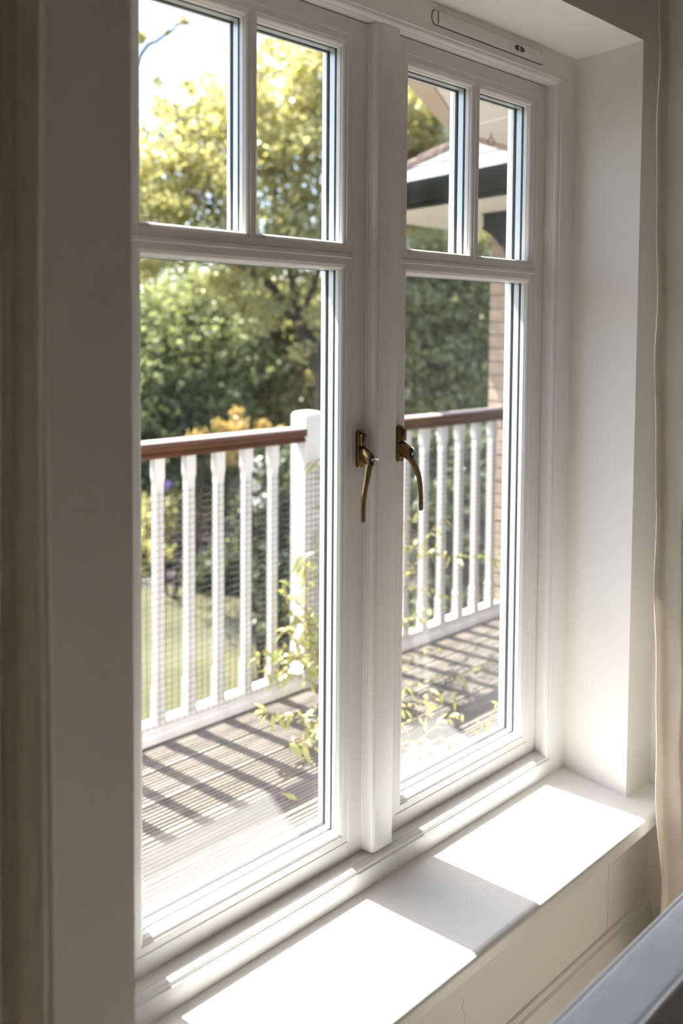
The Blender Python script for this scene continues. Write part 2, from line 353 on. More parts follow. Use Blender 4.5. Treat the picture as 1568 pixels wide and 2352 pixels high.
# handles
def handle(cx, s, key):
    """cx plate centre, s the side the lever cranks to"""
    h = empty('window_handle', (0, 0, 0), win)
    tag(h, None)
    zc = 0.7165; hw = 0.0066; hh = 0.0315
    def pl(k, n=10):
        return [(cx + k*hw*math.cos(a), zc + (hh - hw) + k*hw*math.sin(a)) for a in [math.pi*i/n for i in range(n+1)]] + \
               [(cx + k*hw*math.cos(a), zc - (hh - hw) + k*hw*math.sin(a)) for a in [math.pi + math.pi*i/n for i in range(n+1)]]
    b = MB(); rings = []
    for k, y in ((1.0, 0.0258), (1.0, 0.0205), (0.94, 0.0188), (0.80, 0.0180)):
        rings.append([(p[0], y, p[1]) for p in pl(k)])
    b.loft(rings); b.build('back_plate', 'brass', h, smooth=40)
    # domed upper cap of the plate
    b = MB(); rings = []
    for k, y in ((0.90, 0.0184), (0.90, 0.0145), (0.80, 0.0118), (0.45, 0.0105)):
        rings.append([(cx + (p[0]-cx)*k, y, 0.7385 + (p[1]-0.7385)*k) for p in
              [(cx + hw*math.cos(a), 0.7385 + hw*math.sin(a)*0.9) for a in [math.pi*i/10 for i in range(11)]] + [(cx - hw, 0.7195), (cx + hw, 0.7195)]])
    b.loft(rings); b.build('plate_cap', 'brass', h, smooth=40)
    # neck block, tapering out from the plate to the lock face
    def sec(cxx, cy, z, wx, hz, n=14, p=2.6):
        out = []
        for i in range(n):
            a = 2*math.pi*i/n; ca, sa = math.cos(a), math.sin(a)
            out.append((cxx + wx*math.copysign(abs(ca)**(2/p), ca), cy, z + hz*math.copysign(abs(sa)**(2/p), sa)))
        return out
    b = MB(); b.loft([sec(cx, 0.0184, 0.7090, 0.0058, 0.0110), sec(cx, 0.0140, 0.7090, 0.0064, 0.0125), sec(cx, 0.0080, 0.7065, 0.0066, 0.0130), sec(cx, 0.0000, 0.7030, 0.0066, 0.0125), sec(cx, -0.0045, 0.7010, 0.0064, 0.0120), sec(cx, -0.0058, 0.7005, 0.0056, 0.0110)])
    b.build('neck', 'brass', h, smooth=50)
    b = MB(); b.loft([sec(cx, -0.0054, 0.7025, 0.0052, 0.0088, p=2.2), sec(cx, -0.0070, 0.7025, 0.0049, 0.0084, p=2.2)]); b.build('lock_face', 'black_lock', h, smooth=40)
    b = MB(); b.loft([sec(cx, -0.0064, 0.7030, 0.0028, 0.0028, p=2), sec(cx, -0.0078, 0.7030, 0.0026, 0.0026, p=2)]); b.build('lock_barrel', 'chrome', h, smooth=40)
    MB().box(cx - 0.0016, cx + 0.0016, -0.0081, -0.0078, 0.7026, 0.7034).build('keyhole', 'black_lock', h)
    # lever
    b = MB(); rings = []
    N_ = 18
    for i in range(N_ + 1):
        t = i / N_; z = 0.6955 - 0.0915*t
        off = s * 0.0205 * (1 - (1 - t)**2.9)
        wx = 0.0062 - 0.0018*min(1, t*3.0) - 0.0003*t
        th = 0.0044 - 0.0016*min(1, t*1.5)
        yy = -0.0012 - 0.0070*math.sin(min(1, t/0.36)*math.pi/2) - 0.0006*t
        if i == N_: wx *= 0.72; th *= 0.7; z += 0.0012
        rings.append([(cx + off + q[0], yy + q[1], z) for q in
                      [(-wx, -th*.4), (-wx*.75, -th), (wx*.75, -th), (wx, -th*.4), (wx, th*.6), (wx*.6, th), (-wx*.6, th), (-wx, th*.6)]])
    b.loft(rings); b.build('lever', 'brass', h, smooth=50, bevel=0.0007)
    if key:
        k = empty('key', (cx, -0.0078, 0.7030))
        tag(k, 'small steel key standing in the lock of the left window handle', 'key')
        kx, kz = cx, 0.7030
        k.rotation_euler = (0, 0.62, 0)
        MB().box(kx - 0.0016, kx + 0.0016, -0.0160, -0.0079, kz - 0.0006, kz + 0.0006).build('shank', 'chrome', k, bevel=0.0003)
        MB().prism([(kx - 0.0042, -0.0155), (kx + 0.0042, -0.0155), (kx + 0.0050, -0.0195), (kx + 0.0042, -0.0250), (kx - 0.0042, -0.0250), (kx - 0.0050, -0.0195)], 'z', kz - 0.0007, kz + 0.0007).build('bow', 'chrome', k, bevel=0.0004)
    h.location = (0.0066, 0.007, -0.0018)
    if key: k.location = Vector(k.location) + Vector(h.location)
    return h
handle(-0.5562, -1, True)
handle(-0.4655, 1, False)

# etched maker's stamp on the upper left pane
tc_ = bpy.data.curves.new('etched_stamp', 'FONT'); tc_.body = 'UNIT'; tc_.size = 0.0052; tc_.extrude = 0.00005
to = bpy.data.objects.new('etched_stamp', tc_); COL.objects.link(to)
p = on_y(324, 496, 0.0538); to.location = p; to.rotation_euler = (math.pi/2, 0, 0); to.parent = win
tc_.materials.append(MAT['paint_white'])

# ================================================================== CURTAINS, CHAIR
def curtain(name, label, path_fn, n_s, z0, z1, n_z=40):
    vs = []; fs = []
    for j in range(n_z + 1):
        z = z0 + (z1 - z0) * j / n_z
        for i in range(n_s + 1): vs.append(path_fn(i / n_s, z))
    for j in range(n_z):
        for i in range(n_s): a = j*(n_s+1) + i; fs.append((a, a+1, a+n_s+2, a+n_s+1))
    me = bpy.data.meshes.new(name); me.from_pydata(vs, [], fs); me.update()
    o = bpy.data.objects.new(name, me); finish(o, 'linen', None, smooth=180)
    so_ = o.modifiers.new('cloth', 'SOLIDIFY'); so_.thickness = 0.0025; so_.offset = 0
    return tag(o, label, 'curtain')
def left_path(s, z):
    h = (z - FLOOR) / 2.4
    x = -1.146 - 0.005*(h - .4) - 0.52*s + 0.006*math.sin(z*2.3)*s
    d = s*0.52                                            # metres from the leading edge
    ph = 1.1*z + 0.5*math.sin(z*1.7)
    y = -0.238 + 0.024*math.sin(d*85 + 0.6*math.sin(z*1.1) - 1.2) * min(1, 0.2 + d*25) + 0.0075*math.sin(d*330 + ph) * min(1, d*120) + 0.008*math.sin(d*33 + z*2.6) + 0.0025*math.sin(z*9 + d*60)
    return (x, y, z)
curtain('curtain', 'pale linen curtain hanging in soft folds left of the window', left_path, 420, FLOOR + 0.002, 2.0)
def right_path(s, z):
    # gathered curtain, its leading edge nearest to the window
    k = (z + 0.1) / 1.5
    ex = -0.028 - 0.088*max(0, min(1, k))**0.55
    PL = [(0, -.232), (.010, -.230), (.020, -.236), (.023, -.256), (.027, -.266), (.031, -.250), (.036, -.242), (.055, -.250), (.075, -.268), (.082, -.292), (.088, -.300), (.094, -.284), (.112, -.290), (.13, -.318), (.14, -.350), (.13, -.385), (.145, -.42), (.15, -.47), (.14, -.52)]
    f = s*(len(PL) - 1); i = min(int(f), len(PL) - 2); t = f - i
    p0, p1, p2, p3 = PL[max(i-1, 0)], PL[i], PL[i+1], PL[min(i+2, len(PL)-1)]
    c = [0.5*(2*p1[k] + (p2[k]-p0[k])*t + (2*p0[k]-5*p1[k]+4*p2[k]-p3[k])*t*t + (3*p1[k]-p0[k]-3*p2[k]+p3[k])*t**3) for k in (0, 1)]
    x = ex + c[0]*(1 + 0.08*math.sin(z*2.1 + s*4)); y = c[1] + 0.006*math.sin(z*2.3 + s*9)*min(1, 4*s) + 0.0016*math.sin(z*17 + s*25) + 0.0012*math.sin(z*31 + s*12)
    return (min(x, SIDE - 0.012), y, z)
curtain('curtain', 'pale linen curtain gathered against the side wall right of the window', right_path, 160, FLOOR + 0.002, 2.0, 90)

ch = empty('upholstered_chair', (-0.58, -0.7, FLOOR))
tag(ch, 'chair with a blue-grey padded top rail in front of the sill', 'chair')
CX0, CX1, CT = -0.815, -0.355, 0.222
MB().box(CX0, CX1, -0.536, -0.472, CT - 0.055, CT).build('top_rail', 'chair_fabric', ch, bevel=0.010, seg=4, smooth=60)
for lx in (CX0 + 0.03, CX1 - 0.03): MB().box(lx - 0.018, lx + 0.018, -0.522, -0.488, FLOOR + 0.42, CT - 0.056).build('back_post', 'dark_wood', ch, bevel=0.003)
for yy in (-0.475, -0.533):
    MB().tube([(CX0 + 0.005, yy, CT - 0.003), (CX1 - 0.005, yy, CT - 0.003)], 0.0028, 8).build('piping', 'chair_piping', ch, smooth=60)
MB().box(CX0 - 0.01, CX1 + 0.01, -0.90, -0.540, FLOOR + 0.42, FLOOR + 0.46).build('seat', 'chair_seat', ch, bevel=0.02, seg=4, smooth=60)
for lx in (CX0 + 0.03, CX1 - 0.03):
    for ly in (-0.505, -0.87):
        MB().loft([[(lx + a*r, ly + c*r, z) for a, c in ((-1,-1),(1,-1),(1,1),(-1,1))] for r, z in ((0.012, FLOOR), (0.019, FLOOR + 0.42))]).build('leg', 'dark_wood', ch, bevel=0.003)

# ================================================================== BALCONY
DZ = -0.48; RY = 1.43
deck = empty('balcony_deck', (0, 0, DZ)); tag(deck, 'grooved timber decking of the balcony', kind='structure')
MB().box(-2.2, 2.4, OUT_Y, 1.50, DZ - 0.2, DZ - 0.028).build('joist_bed', 'soil', deck)
pitch = 0.1485; g = 0.0155
bprof = [(0.002, -0.028), (0.002, -0.002)]
x = 0.006
while x < pitch - 0.012:
    bprof += [(x, 0.0), (x + 0.0072, 0.0), (x + 0.0088, -0.0085), (x + 0.0139, -0.0085)]; x += g
bprof += [(pitch - 0.006, 0.0), (pitch - 0.003, -0.002), (pitch - 0.003, -0.028)]
bme = MB().prism(bprof, 'x', -2.2, 2.4).mesh('deck_board')
y0 = 0.985 - 6 * pitch
for i in range(11):
    if y0 + i*pitch < OUT_Y - 0.02: continue
    if y0 + i*pitch > 1.5: continue
    sy = 0.52 if y0 + (i+1)*pitch > 1.53 else 1.0         # the outermost board is ripped to width
    child_copy(bme, 'deck_board', 'decking', deck, Matrix.Translation((0, y0 + i*pitch, DZ)) @ Matrix.Diagonal((1, sy, 1, 1)))

rl = empty('balcony_railing', (0.43, RY, DZ)); tag(rl, 'white balcony railing with square balusters, corner post and brown timber handrail', 'railing')
# handrail with a moulded profile (y, z), two lengths either side of the post
hp = [(-0.020, 0.474), (-0.031, 0.477), (-0.032, 0.489), (-0.027, 0.493), (-0.033, 0.499), (-0.036, 0.508), (-0.036, 0.520), (-0.033, 0.527), (-0.026, 0.531), (0.0, 0.533)]
hp = hp + [(-a, z) for a, z in reversed(hp[:-1])]
PXC, PW = 0.472, 0.047
for xa, xb in ((-2.2, PXC - PW + 0.006), (PXC + PW - 0.006, 1.655)):
    MB().prism([(RY + 0.02 + a, z) for a, z in hp], 'x', xa, xb).build('handrail', 'handrail_wood', rl, smooth=40); hro = COL.objects[-1]
    MB().prism([(RY + 0.02 + a, z) for a, z in ((-0.0335, 0.5268), (-0.0300, 0.5305), (-0.0255, 0.5322), (0.0, 0.5340), (0.0255, 0.5322), (0.0335, 0.5268), (0.0, 0.5300))], 'x', xa, xb).build('weathered_top', 'bleached_wood', hro, smooth=40)
    brp = [(RY - 0.014, DZ + 0.004), (RY - 0.014, DZ + 0.030), (RY - 0.010, DZ + 0.036), (RY + 0.000, DZ + 0.040), (RY + 0.004, DZ + 0.062), (RY + 0.052, DZ + 0.062), (RY + 0.056, DZ + 0.004)]
    MB().prism(brp, 'x', xa, xb).build('bottom_rail', 'rail_white', rl)
def sq(cx, cy, h, z): return [(cx - h, cy - h, z), (cx + h, cy - h, z), (cx + h, cy + h, z), (cx - h, cy + h, z)]
PYC = RY + PW - 0.012
MB().loft([sq(PXC, PYC, PW, DZ), sq(PXC, PYC, PW, 0.572), sq(PXC, PYC, PW - 0.007, 0.584), sq(PXC, PYC, PW - 0.022, 0.589)]).build('newel_post', 'rail_white', rl, bevel=0.003)
H1, H2 = 0.0180, 0.0150
bal = MB().loft([sq(0, 0, H1, DZ + 0.060), sq(0, 0, H1, -0.315), sq(0, 0, H2, -0.295), sq(0, 0, H2, 0.386), sq(0, 0, H1, 0.410), sq(0, 0, H1, 0.476)]).mesh('baluster')
BP = 0.1172
for i in range(-18, 18):
    x = -0.1735 + i*BP + (0.0 if i < 6 else -0.004)
    if abs(x - PXC) < PW + 0.03: continue
    if x > 1.64: continue
    child_copy(bal, 'baluster', 'rail_white', rl, Matrix.Translation((x, RY + 0.020, 0)))
# wire netting in front of the balusters
net = MB()
NP = 0.0228; ny = RY - 0.0185
def wob(x, z): return ny + 0.0015*math.sin(x*5.1 + z*3) + 0.001*math.sin(x*17)
NTOP, NBOT = 0.372, DZ + 0.063
x = -1.1
while x < 1.64:
    net.tube([(x + 0.0012*math.sin(z*9 + x*31), wob(x, z), z) for z in np.linspace(NBOT, NTOP + 0.002*math.sin(x*9), 7)], 0.0010, 3, cap=False); x += NP
z = NBOT
while z < NTOP + 0.001:
    net.tube([(xx, wob(xx, z), z + 0.0022*math.sin(xx*7 + z*5)) for xx in np.linspace(-1.1, 1.64, 60)], 0.0010, 3, cap=False); z += NP
tag(net.build('wire_netting', 'wire'), 'dark square wire netting stretched along the white balusters', 'netting', kind='stuff')

# ================================================================== BRICK WING, ROOFS
WX = 1.66; WFAR = 1.537
bw = empty('wall_wing', (WX, 0.5, DZ)); tag(bw, 'buff brick wall of the house wing beside the balcony', kind='structure')
MB().box(WX + 0.006, WX + 0.35, OUT_Y, WFAR - 0.006, DZ - 0.2, 1.50).build('mortar', 'mortar', bw)
def brickmesh(L):
    m_ = MB().box(0, 0.10, 0, L, 0, 0.0555).mesh('brick'); return m_
BL, BH_ = brickmesh(0.2075), brickmesh(0.0985)
CO = 0.0648
for c in range(31):
    z = 0.558 + 0.004 + (c - 16) * CO
    if z > 1.44 or z < DZ - 0.03: continue
    y = WFAR; first = True; k = 0
    while y > OUT_Y + 0.12:
        hd = (c % 2 == 0 and k == 0)
        L = 0.0985 if hd else 0.2075
        y -= L
        child_copy(BH_ if hd else BL, 'brick', 'brick', bw, Matrix.Translation((WX + random.uniform(-.0015, .0015), y, z)))
        y -= 0.0095; k += 1
# a pale bracket where the handrail meets the wall
tag(MB().box(1.632, 1.659, 1.36, 1.42, 0.535, 0.60).build('wall_box', 'spacer', bevel=0.004), 'small pale grey fitting on the brick wall above the handrail', 'fitting')

rf = empty('hipped_roof', (1.15, 1.5, 1.45)); tag(rf, 'slated hipped roof of the wing with black gutter and cream soffit', 'roof')
EX, EY, SZ = 1.155, 1.965, 1.450
SY0 = 0.955
MB().box(EX, WX + 0.3, SY0, EY, SZ, SZ + 0.018).build('soffit_board', 'cream_board', rf)
MB().box(EX - 0.018, EX, SY0, EY + 0.018, SZ - 0.004, SZ + 0.100).build('fascia', 'gutter', rf)
gp = [(EX - 0.020, 1.545), (EX - 0.020, 1.490), (EX - 0.034, 1.470), (EX - 0.060, 1.462), (EX - 0.086, 1.470), (EX - 0.100, 1.490), (EX - 0.100, 1.548), (EX - 0.092, 1.548), (EX - 0.092, 1.495), (EX - 0.06, 1.472), (EX - 0.028, 1.495), (EX - 0.026, 1.545)]
MB().prism([(a, z) for a, z in gp], 'y', SY0, EY + 0.06).build('gutter', 'gutter', rf, smooth=45)
# slates: rows on the slope that faces the window (rises towards +x), trimmed by the hip
SLP = 0.66; RZ = 1.552
def slope(x): return RZ + (x - (EX - 0.03)) * SLP
rows = 6; rw = 0.175
for r in range(rows):
    xa = EX - 0.035 + r*rw; xb = xa + rw + 0.05
    ymax = EY - (xa - (EX - 0.035)); y = ymax; k = 0
    off = 0.15 if r % 2 else 0.0
    while y > SY0:
        wv = 0.30 if k else 0.30 - off
        ya, yb = max(SY0, y - wv), y
        mb_ = MB()
        top_y = min(yb, EY - (xb - (EX - 0.035)) + 0.03) if k == 0 else yb
        za, zb = slope(xa) + 0.010, slope(xb) + 0.002
        q = [(xa, ya + 0.002, za), (xa, yb - 0.002, za), (xb, max(top_y, ya + .01) - 0.002, zb), (xb, ya + 0.002, zb)]
        mb_.add(q + [(a, b_, c_ - 0.008) for a, b_, c_ in q], [(0,1,2,3),(7,6,5,4),(0,4,5,1),(1,5,6,2),(2,6,7,3),(3,7,4,0)])
        mb_.build('slate', 'slate', rf)
        y = ya; k += 1
MB().add([(EX, SY0, RZ - 0.02), (EX, EY, RZ - 0.02), (EX + 1.0, EY - 1.0, RZ - 0.02 + 0.64), (EX + 1.0, SY0, RZ - 0.02 + 0.64)], [(0, 1, 2, 3)])
for i in range(9):                                   # hip tiles
    t0, t1 = 0.115*i, 0.115*i + 0.13
    P0 = Vector((EX - 0.035 + t0, EY - t0, slope(EX - 0.035 + t0) + 0.018 + 0.004)); P1 = Vector((EX - 0.035 + t1, EY - t1, slope(EX - 0.035 + t1) + 0.018))
    dr = (P1 - P0).normalized(); sdv = dr.cross(Vector((0, 0, 1))).normalized(); uu = sdv.cross(dr)
    def hp_(P, k): return [P + sdv*a*k + uu*c*k for a, c in ((-0.055, -0.045), (-0.045, -0.008), (-0.022, 0.014), (0.022, 0.014), (0.045, -0.008), (0.055, -0.045), (0.03, -0.05), (-0.03, -0.05))]
    MB().loft([hp_(P0, 1.06), hp_(P1, 0.95)]).build('hip_tile', 'hip_tile', rf, smooth=40)
# far slope of the hip so that the roof is solid
rf2 = MB(); a_ = EX - 0.035
rf2.add([(a_, EY, RZ - .01), (a_ + 2.0, EY, RZ - .01), (a_ + 1.05, EY - 1.05, RZ + 1.05*SLP - .01), (a_ + 1.05, SY0, RZ + 1.05*SLP - .01), (a_, SY0, RZ - .01)], [(0, 2, 3, 4), (0, 1, 2)])
rf2.build('roof_deck', 'slate', rf)
# hopper and downpipe at the corner of the brick wall
MB().loft([[(c[0], c[1], z) for c in ((x0, ya), (x1, ya), (x1, yb), (x0, yb))] for x0, x1, ya, yb, z in
          ((1.50, 1.655, 1.30, 1.455, 1.449), (1.50, 1.655, 1.30, 1.455, 1.375), (1.535, 1.655, 1.33, 1.43, 1.345), (1.585, 1.655, 1.345, 1.415, 1.30))]).build('hopper', 'gutter', rf); hop = bpy.context.scene.objects['hopper']
for zz in (1.447, 1.385): MB().box(1.496, 1.656, 1.296, 1.459, zz - 0.008, zz).build('hopper_rim', 'gutter', hop)
MB().tube([(1.62, 1.38, 1.31), (1.62, 1.37, 1.27), (1.62, 1.18, 1.16), (1.62, 1.15, 1.10), (1.62, 1.15, DZ)], 0.046, 12).build('downpipe', 'gutter', rf, smooth=50)

# eave of the main house with a raked corner
ev = empty('eave', (0, 0.3, 1.585)); tag(ev, 'cream boarded eave of the house above the balcony', kind='structure')
MZ = 1.585
left_p = [(-3.5, OUT_Y), (0.652, OUT_Y), (0.652, 0.910), (0.10, 0.595), (-0.22, 0.340), (-1.42, 0.335), (-1.42, 0.62), (-3.5, 0.62)]  # unseen left end deepened to limit the sun through the added door
right_p = [(0.658, OUT_Y), (1.05, OUT_Y), (1.05, 0.945), (0.658, 0.915)]
MB().prism(left_p, 'z', MZ, MZ + 0.02).build('soffit_board', 'cream_board', ev)
MB().prism(right_p, 'z', MZ + 0.002, MZ + 0.022).build('soffit_board', 'cream_board', ev)
MB().box(0.640, 0.670, OUT_Y, 0.90, MZ - 0.004, MZ).build('cover_fillet', 'cream_board', ev)
MB().prism([(0.655, 0.912), (0.10, 0.595), (0.138, 0.545), (0.640, 0.850)], 'z', MZ - 0.010, MZ - 0.0005).build('barge_board', 'beige_board', ev)
MB().prism([(0.655, 0.917), (0.652, 0.893), (1.05, 0.920), (1.05, 0.950)], 'z', MZ - 0.008, MZ - 0.0005).build('edge_board', 'beige_board', ev)
MB().prism([(-3.5, OUT_Y), (1.05, OUT_Y), (1.05, 0.93), (0.66, 0.90), (0.10, 0.58), (-0.22, 0.332), (-1.43, 0.327), (-1.43, 0.61), (-3.5, 0.61)], 'z', MZ + 0.024, MZ + 0.16).build('roof_edge', 'hip_tile', ev)
hk = empty('ring_hook', (0.775, 0.835, MZ)); tag(hk, 'small metal ring hook screwed under the cream eave', 'hook')
hx, hy = 0.775, 0.835
MB().tube([(hx, hy, MZ), (hx, hy, MZ - 0.018)], 0.0022, 6).build('screw_eye', 'vent_line', hk)
MB().tube([(hx + 0.0105*math.cos(a), hy - 0.006*math.cos(a), MZ - 0.029 + 0.0125*math.sin(a)) for a in np.linspace(0, 2*math.pi, 17)], 0.002, 6, cap=False).build('ring', 'vent_line', hk)

# ================================================================== THE VINE
def leafmesh(L, W, bend):
    vs = []; fs = []
    prof = [(0, 0.02), (.18, .6), (.42, 1.0), (.7, .72), (.9, .3), (1.0, .02)]
    for t, ww in prof:
        zc = -bend * t * t * L
        vs += [(-W/2*ww, t*L, zc + 0.10*W*ww), (0, t*L, zc), (W/2*ww, t*L, zc + 0.10*W*ww)]
    for i in range(len(prof) - 1):
        a = 3*i; fs += [(a, a+1, a+4, a+3), (a+1, a+2, a+5, a+4)]
    me = bpy.data.meshes.new('leaf'); me.from_pydata(vs, [], fs); me.update()
    for p_ in me.polygons: p_.use_smooth = True
    return me
LEAVES = [leafmesh(0.052, 0.019, .5), leafmesh(0.043, 0.018, .3), leafmesh(0.060, 0.020, .8), leafmesh(0.036, 0.017, .1)]
def vine(name, label, stems, base, every=0.035, size=1.0):
    v = empty(name, base); tag(v, label, 'climbing plant', 'climbing plants on the balcony')
    for pts, r in stems:
        P = [Vector(p_) for p_ in pts]
        Q = []                                           # Catmull-Rom through the waypoints
        for i in range(len(P) - 1):
            p0, p1, p2, p3 = P[max(i-1, 0)], P[i], P[i+1], P[min(i+2, len(P)-1)]
            for k in range(6):
                t = k / 6
                Q.append(0.5*((2*p1) + (p2-p0)*t + (2*p0 - 5*p1 + 4*p2 - p3)*t*t + (3*p1 - p0 - 3*p2 + p3)*t**3))
        Q.append(P[-1])
        st_ = MB().tube(Q, [r*(1 - 0.6*i/len(Q)) for i in range(len(Q))], 5).build('stem', 'vine_stem', v, smooth=60)
        acc = random.uniform(0, every)
        for i in range(1, len(Q)):
            acc += (Q[i] - Q[i-1]).length
            while acc > every:
                acc -= every * random.uniform(0.75, 1.3)
                t = (Q[i] - Q[i-1]).normalized()
                dirv = (t*random.uniform(-.1, .7) + Vector((random.gauss(0, 1), random.gauss(-.25, .8), random.gauss(.05, .7)))).normalized()
                upv = (Vector((0, 0, 1)) + Vector((random.gauss(0, .5), random.gauss(0, .5), 0))).normalized()
                sx = dirv.cross(upv); sx = sx.normalized() if sx.length > .05 else dirv.orthogonal().normalized()
                uz = sx.cross(dirv); sc = size * random.uniform(0.65, 1.15)
                M = Matrix(((sx.x, dirv.x, uz.x, Q[i].x), (sx.y, dirv.y, uz.y, Q[i].y), (sx.z, dirv.z, uz.z, Q[i].z), (0, 0, 0, 1))) @ Matrix.Scale(sc, 4)
                child_copy(random.choice(LEAVES), 'leaf', 'leaf_vine', st_, M)
def W_(*a): return [on_y(u, v_, y_) for u, v_, y_ in a]
vine('climbing_vine', 'leafy vine climbing the white post left of the window mullion', [
    (W_((760,1560,1.33),(740,1420,1.36),(738,1300,1.38),(742,1180,1.39),(738,1090,1.39),(722,1060,1.39)), 0.0030),
    (W_((760,1600,1.32),(720,1480,1.36),(700,1400,1.37),(705,1330,1.38),(688,1270,1.38)), 0.0026),
    (W_((750,1580,1.30),(690,1520,1.34),(650,1490,1.36),(600,1500,1.37),(585,1520,1.37)), 0.0026),
    (W_((750,1560,1.30),(700,1440,1.36),(662,1400,1.37),(650,1330,1.38)), 0.0024),
    (W_((755,1560,1.29),(715,1500,1.33),(675,1470,1.35),(650,1440,1.36)), 0.0024),
    (W_((755,1500,1.30),(725,1440,1.33),(690,1430,1.34),(660,1450,1.36)), 0.0024),
    (W_((760,1650,1.20),(720,1660,1.15),(680,1640,1.12),(640,1640,1.10),(605,1635,1.08)), 0.0024),
    (W_((760,1580,1.28),(730,1530,1.31),(700,1500,1.34),(670,1520,1.35),(640,1550,1.36)), 0.0022),
    (W_((760,1540,1.30),(740,1470,1.34),(715,1420,1.36),(690,1390,1.37),(665,1370,1.38)), 0.0022),
    (W_((750,1590,1.27),(700,1560,1.31),(655,1540,1.34),(610,1550,1.36)), 0.0022),
    (W_((765,1480,1.32),(750,1380,1.36),(730,1330,1.37),(700,1300,1.38)), 0.0020),
    (W_((770,1700,1.10),(735,1670,1.08),(700,1690,1.06),(665,1708,1.04)), 0.0022),
], on_y(765, 1640, 1.27), every=0.0125, size=1.0)
vine('climbing_vine', 'thin runner with pale leaves trailing over the decking behind the left pane', [
    (W_((790,1780,0.95),(750,1745,0.97),(710,1712,0.98),(670,1700,1.0)), 0.0018),
    (W_((800,1850,0.80),(730,1840,0.85),(665,1835,0.88),(650,1805,0.90),(665,1780,0.92)), 0.0018),
    (W_((790,1830,0.82),(735,1825,0.86),(715,1800,0.9),(690,1795,0.92)), 0.0015),
], on_y(795, 1815, 0.85), every=0.085, size=0.9)
vine('climbing_vine', 'tangle of leafy shoots behind the right pane in front of the balusters', [
    (W_((890,1300,1.34),(930,1262,1.36),(970,1245,1.36),(995,1215,1.37),(1020,1185,1.37)), 0.0022),
    (W_((890,1255,1.30),(930,1258,1.33),(985,1265,1.35),(1040,1278,1.37),(1110,1280,1.37),(1160,1290,1.38)), 0.0020),
    (W_((890,1330,1.30),(940,1305,1.33),(985,1270,1.35),(1010,1250,1.36)), 0.0020),
    (W_((890,1420,1.25),(930,1350,1.30),(970,1358,1.32),(1010,1366,1.34),(1060,1375,1.36)), 0.0020),
    (W_((890,1440,1.22),(935,1425,1.26),(975,1405,1.30),(1010,1390,1.32)), 0.0020),
    (W_((890,1500,1.15),(930,1455,1.2),(965,1425,1.24),(985,1400,1.28)), 0.0022),
    (W_((885,1280,1.25),(915,1230,1.30),(935,1205,1.33),(955,1200,1.35)), 0.0022),
    (W_((885,1380,1.25),(915,1340,1.28),(940,1310,1.30)), 0.0022),
], on_y(888, 1480, 1.18), every=0.024, size=0.85)
vine('climbing_vine', 'reddish runners and small leaves spreading over the deck behind the right pane', [
    (W_((880,1560,0.92),(930,1530,0.96),(960,1500,1.0),(985,1490,1.04),(1015,1490,1.06)), 0.0020),
    (W_((880,1600,0.85),(960,1570,0.92),(1030,1555,0.95),(1090,1540,0.98),(1130,1535,1.0)), 0.0018),
    (W_((880,1640,0.78),(940,1620,0.82),(1000,1600,0.86),(1050,1590,0.9)), 0.0018),
    (W_((880,1650,0.74),(930,1660,0.76),(975,1640,0.8),(1000,1620,0.84),(990,1590,0.88)), 0.0018),
    (W_((880,1690,0.68),(930,1720,0.68),(975,1690,0.72),(1010,1660,0.76),(1060,1640,0.8)), 0.0018),
    (W_((880,1740,0.62),(950,1700,0.64),(1000,1720,0.64),(1040,1700,0.68)), 0.0015),
    (W_((1090,1690,0.70),(1130,1640,0.75),(1150,1600,0.82)), 0.0015),
], on_y(882, 1640, 0.80), every=0.034, size=0.8)

# ================================================================== THE GARDEN
GZ = -3.3
tag(MB().box(-40, 60, 1.7, 90, GZ - 0.3, GZ).build('ground', 'soil'), 'dark garden soil under the trees and beds', kind='structure')
def gp_(u, v):                                          # a point of the garden ground
    d = ray(u, v); return CAM + d * ((GZ - CAM.z) / d.z)
lw = [gp_(150, 1390), gp_(330, 1352), gp_(470, 1352), gp_(560, 1368), gp_(640, 1400), gp_(720, 1470), gp_(800, 1650), gp_(700, 2300), gp_(0, 2300), gp_(-50, 1500)]
tag(MB().prism([(p_.x, p_.y) for p_ in lw], 'z', GZ, GZ + 0.03).build('lawn', 'lawn'), 'sunlit mown lawn below the balcony', kind='structure')
pt = empty('stone_path', gp_(450, 1290)); tag(pt, 'pinkish stone path curving between the flower beds', kind='structure')
for (u, v, su, sv) in [(350,1335,46,12),(400,1325,46,12),(455,1322,44,11),(430,1295,40,11),(400,1290,36,11),(470,1275,40,10),(445,1262,40,9),(500,1252,40,9),(470,1240,40,9),(520,1230,38,8),(490,1222,38,8),(535,1212,34,7),(510,1200,32,7),(545,1192,28,6),(525,1180,26,6),(548,1172,22,5)]:
    c4 = [gp_(u - su/2, v - sv/2), gp_(u + su/2, v - sv/2 + 1), gp_(u + su/2 - 3, v + sv/2), gp_(u - su/2 - 2, v + sv/2 - 1)]
    MB().prism([(p_.x, p_.y) for p_ in c4], 'z', GZ, GZ + 0.05 + random.uniform(0, .02)).build('paving_stone', 'path_stone', pt, bevel=0.01)

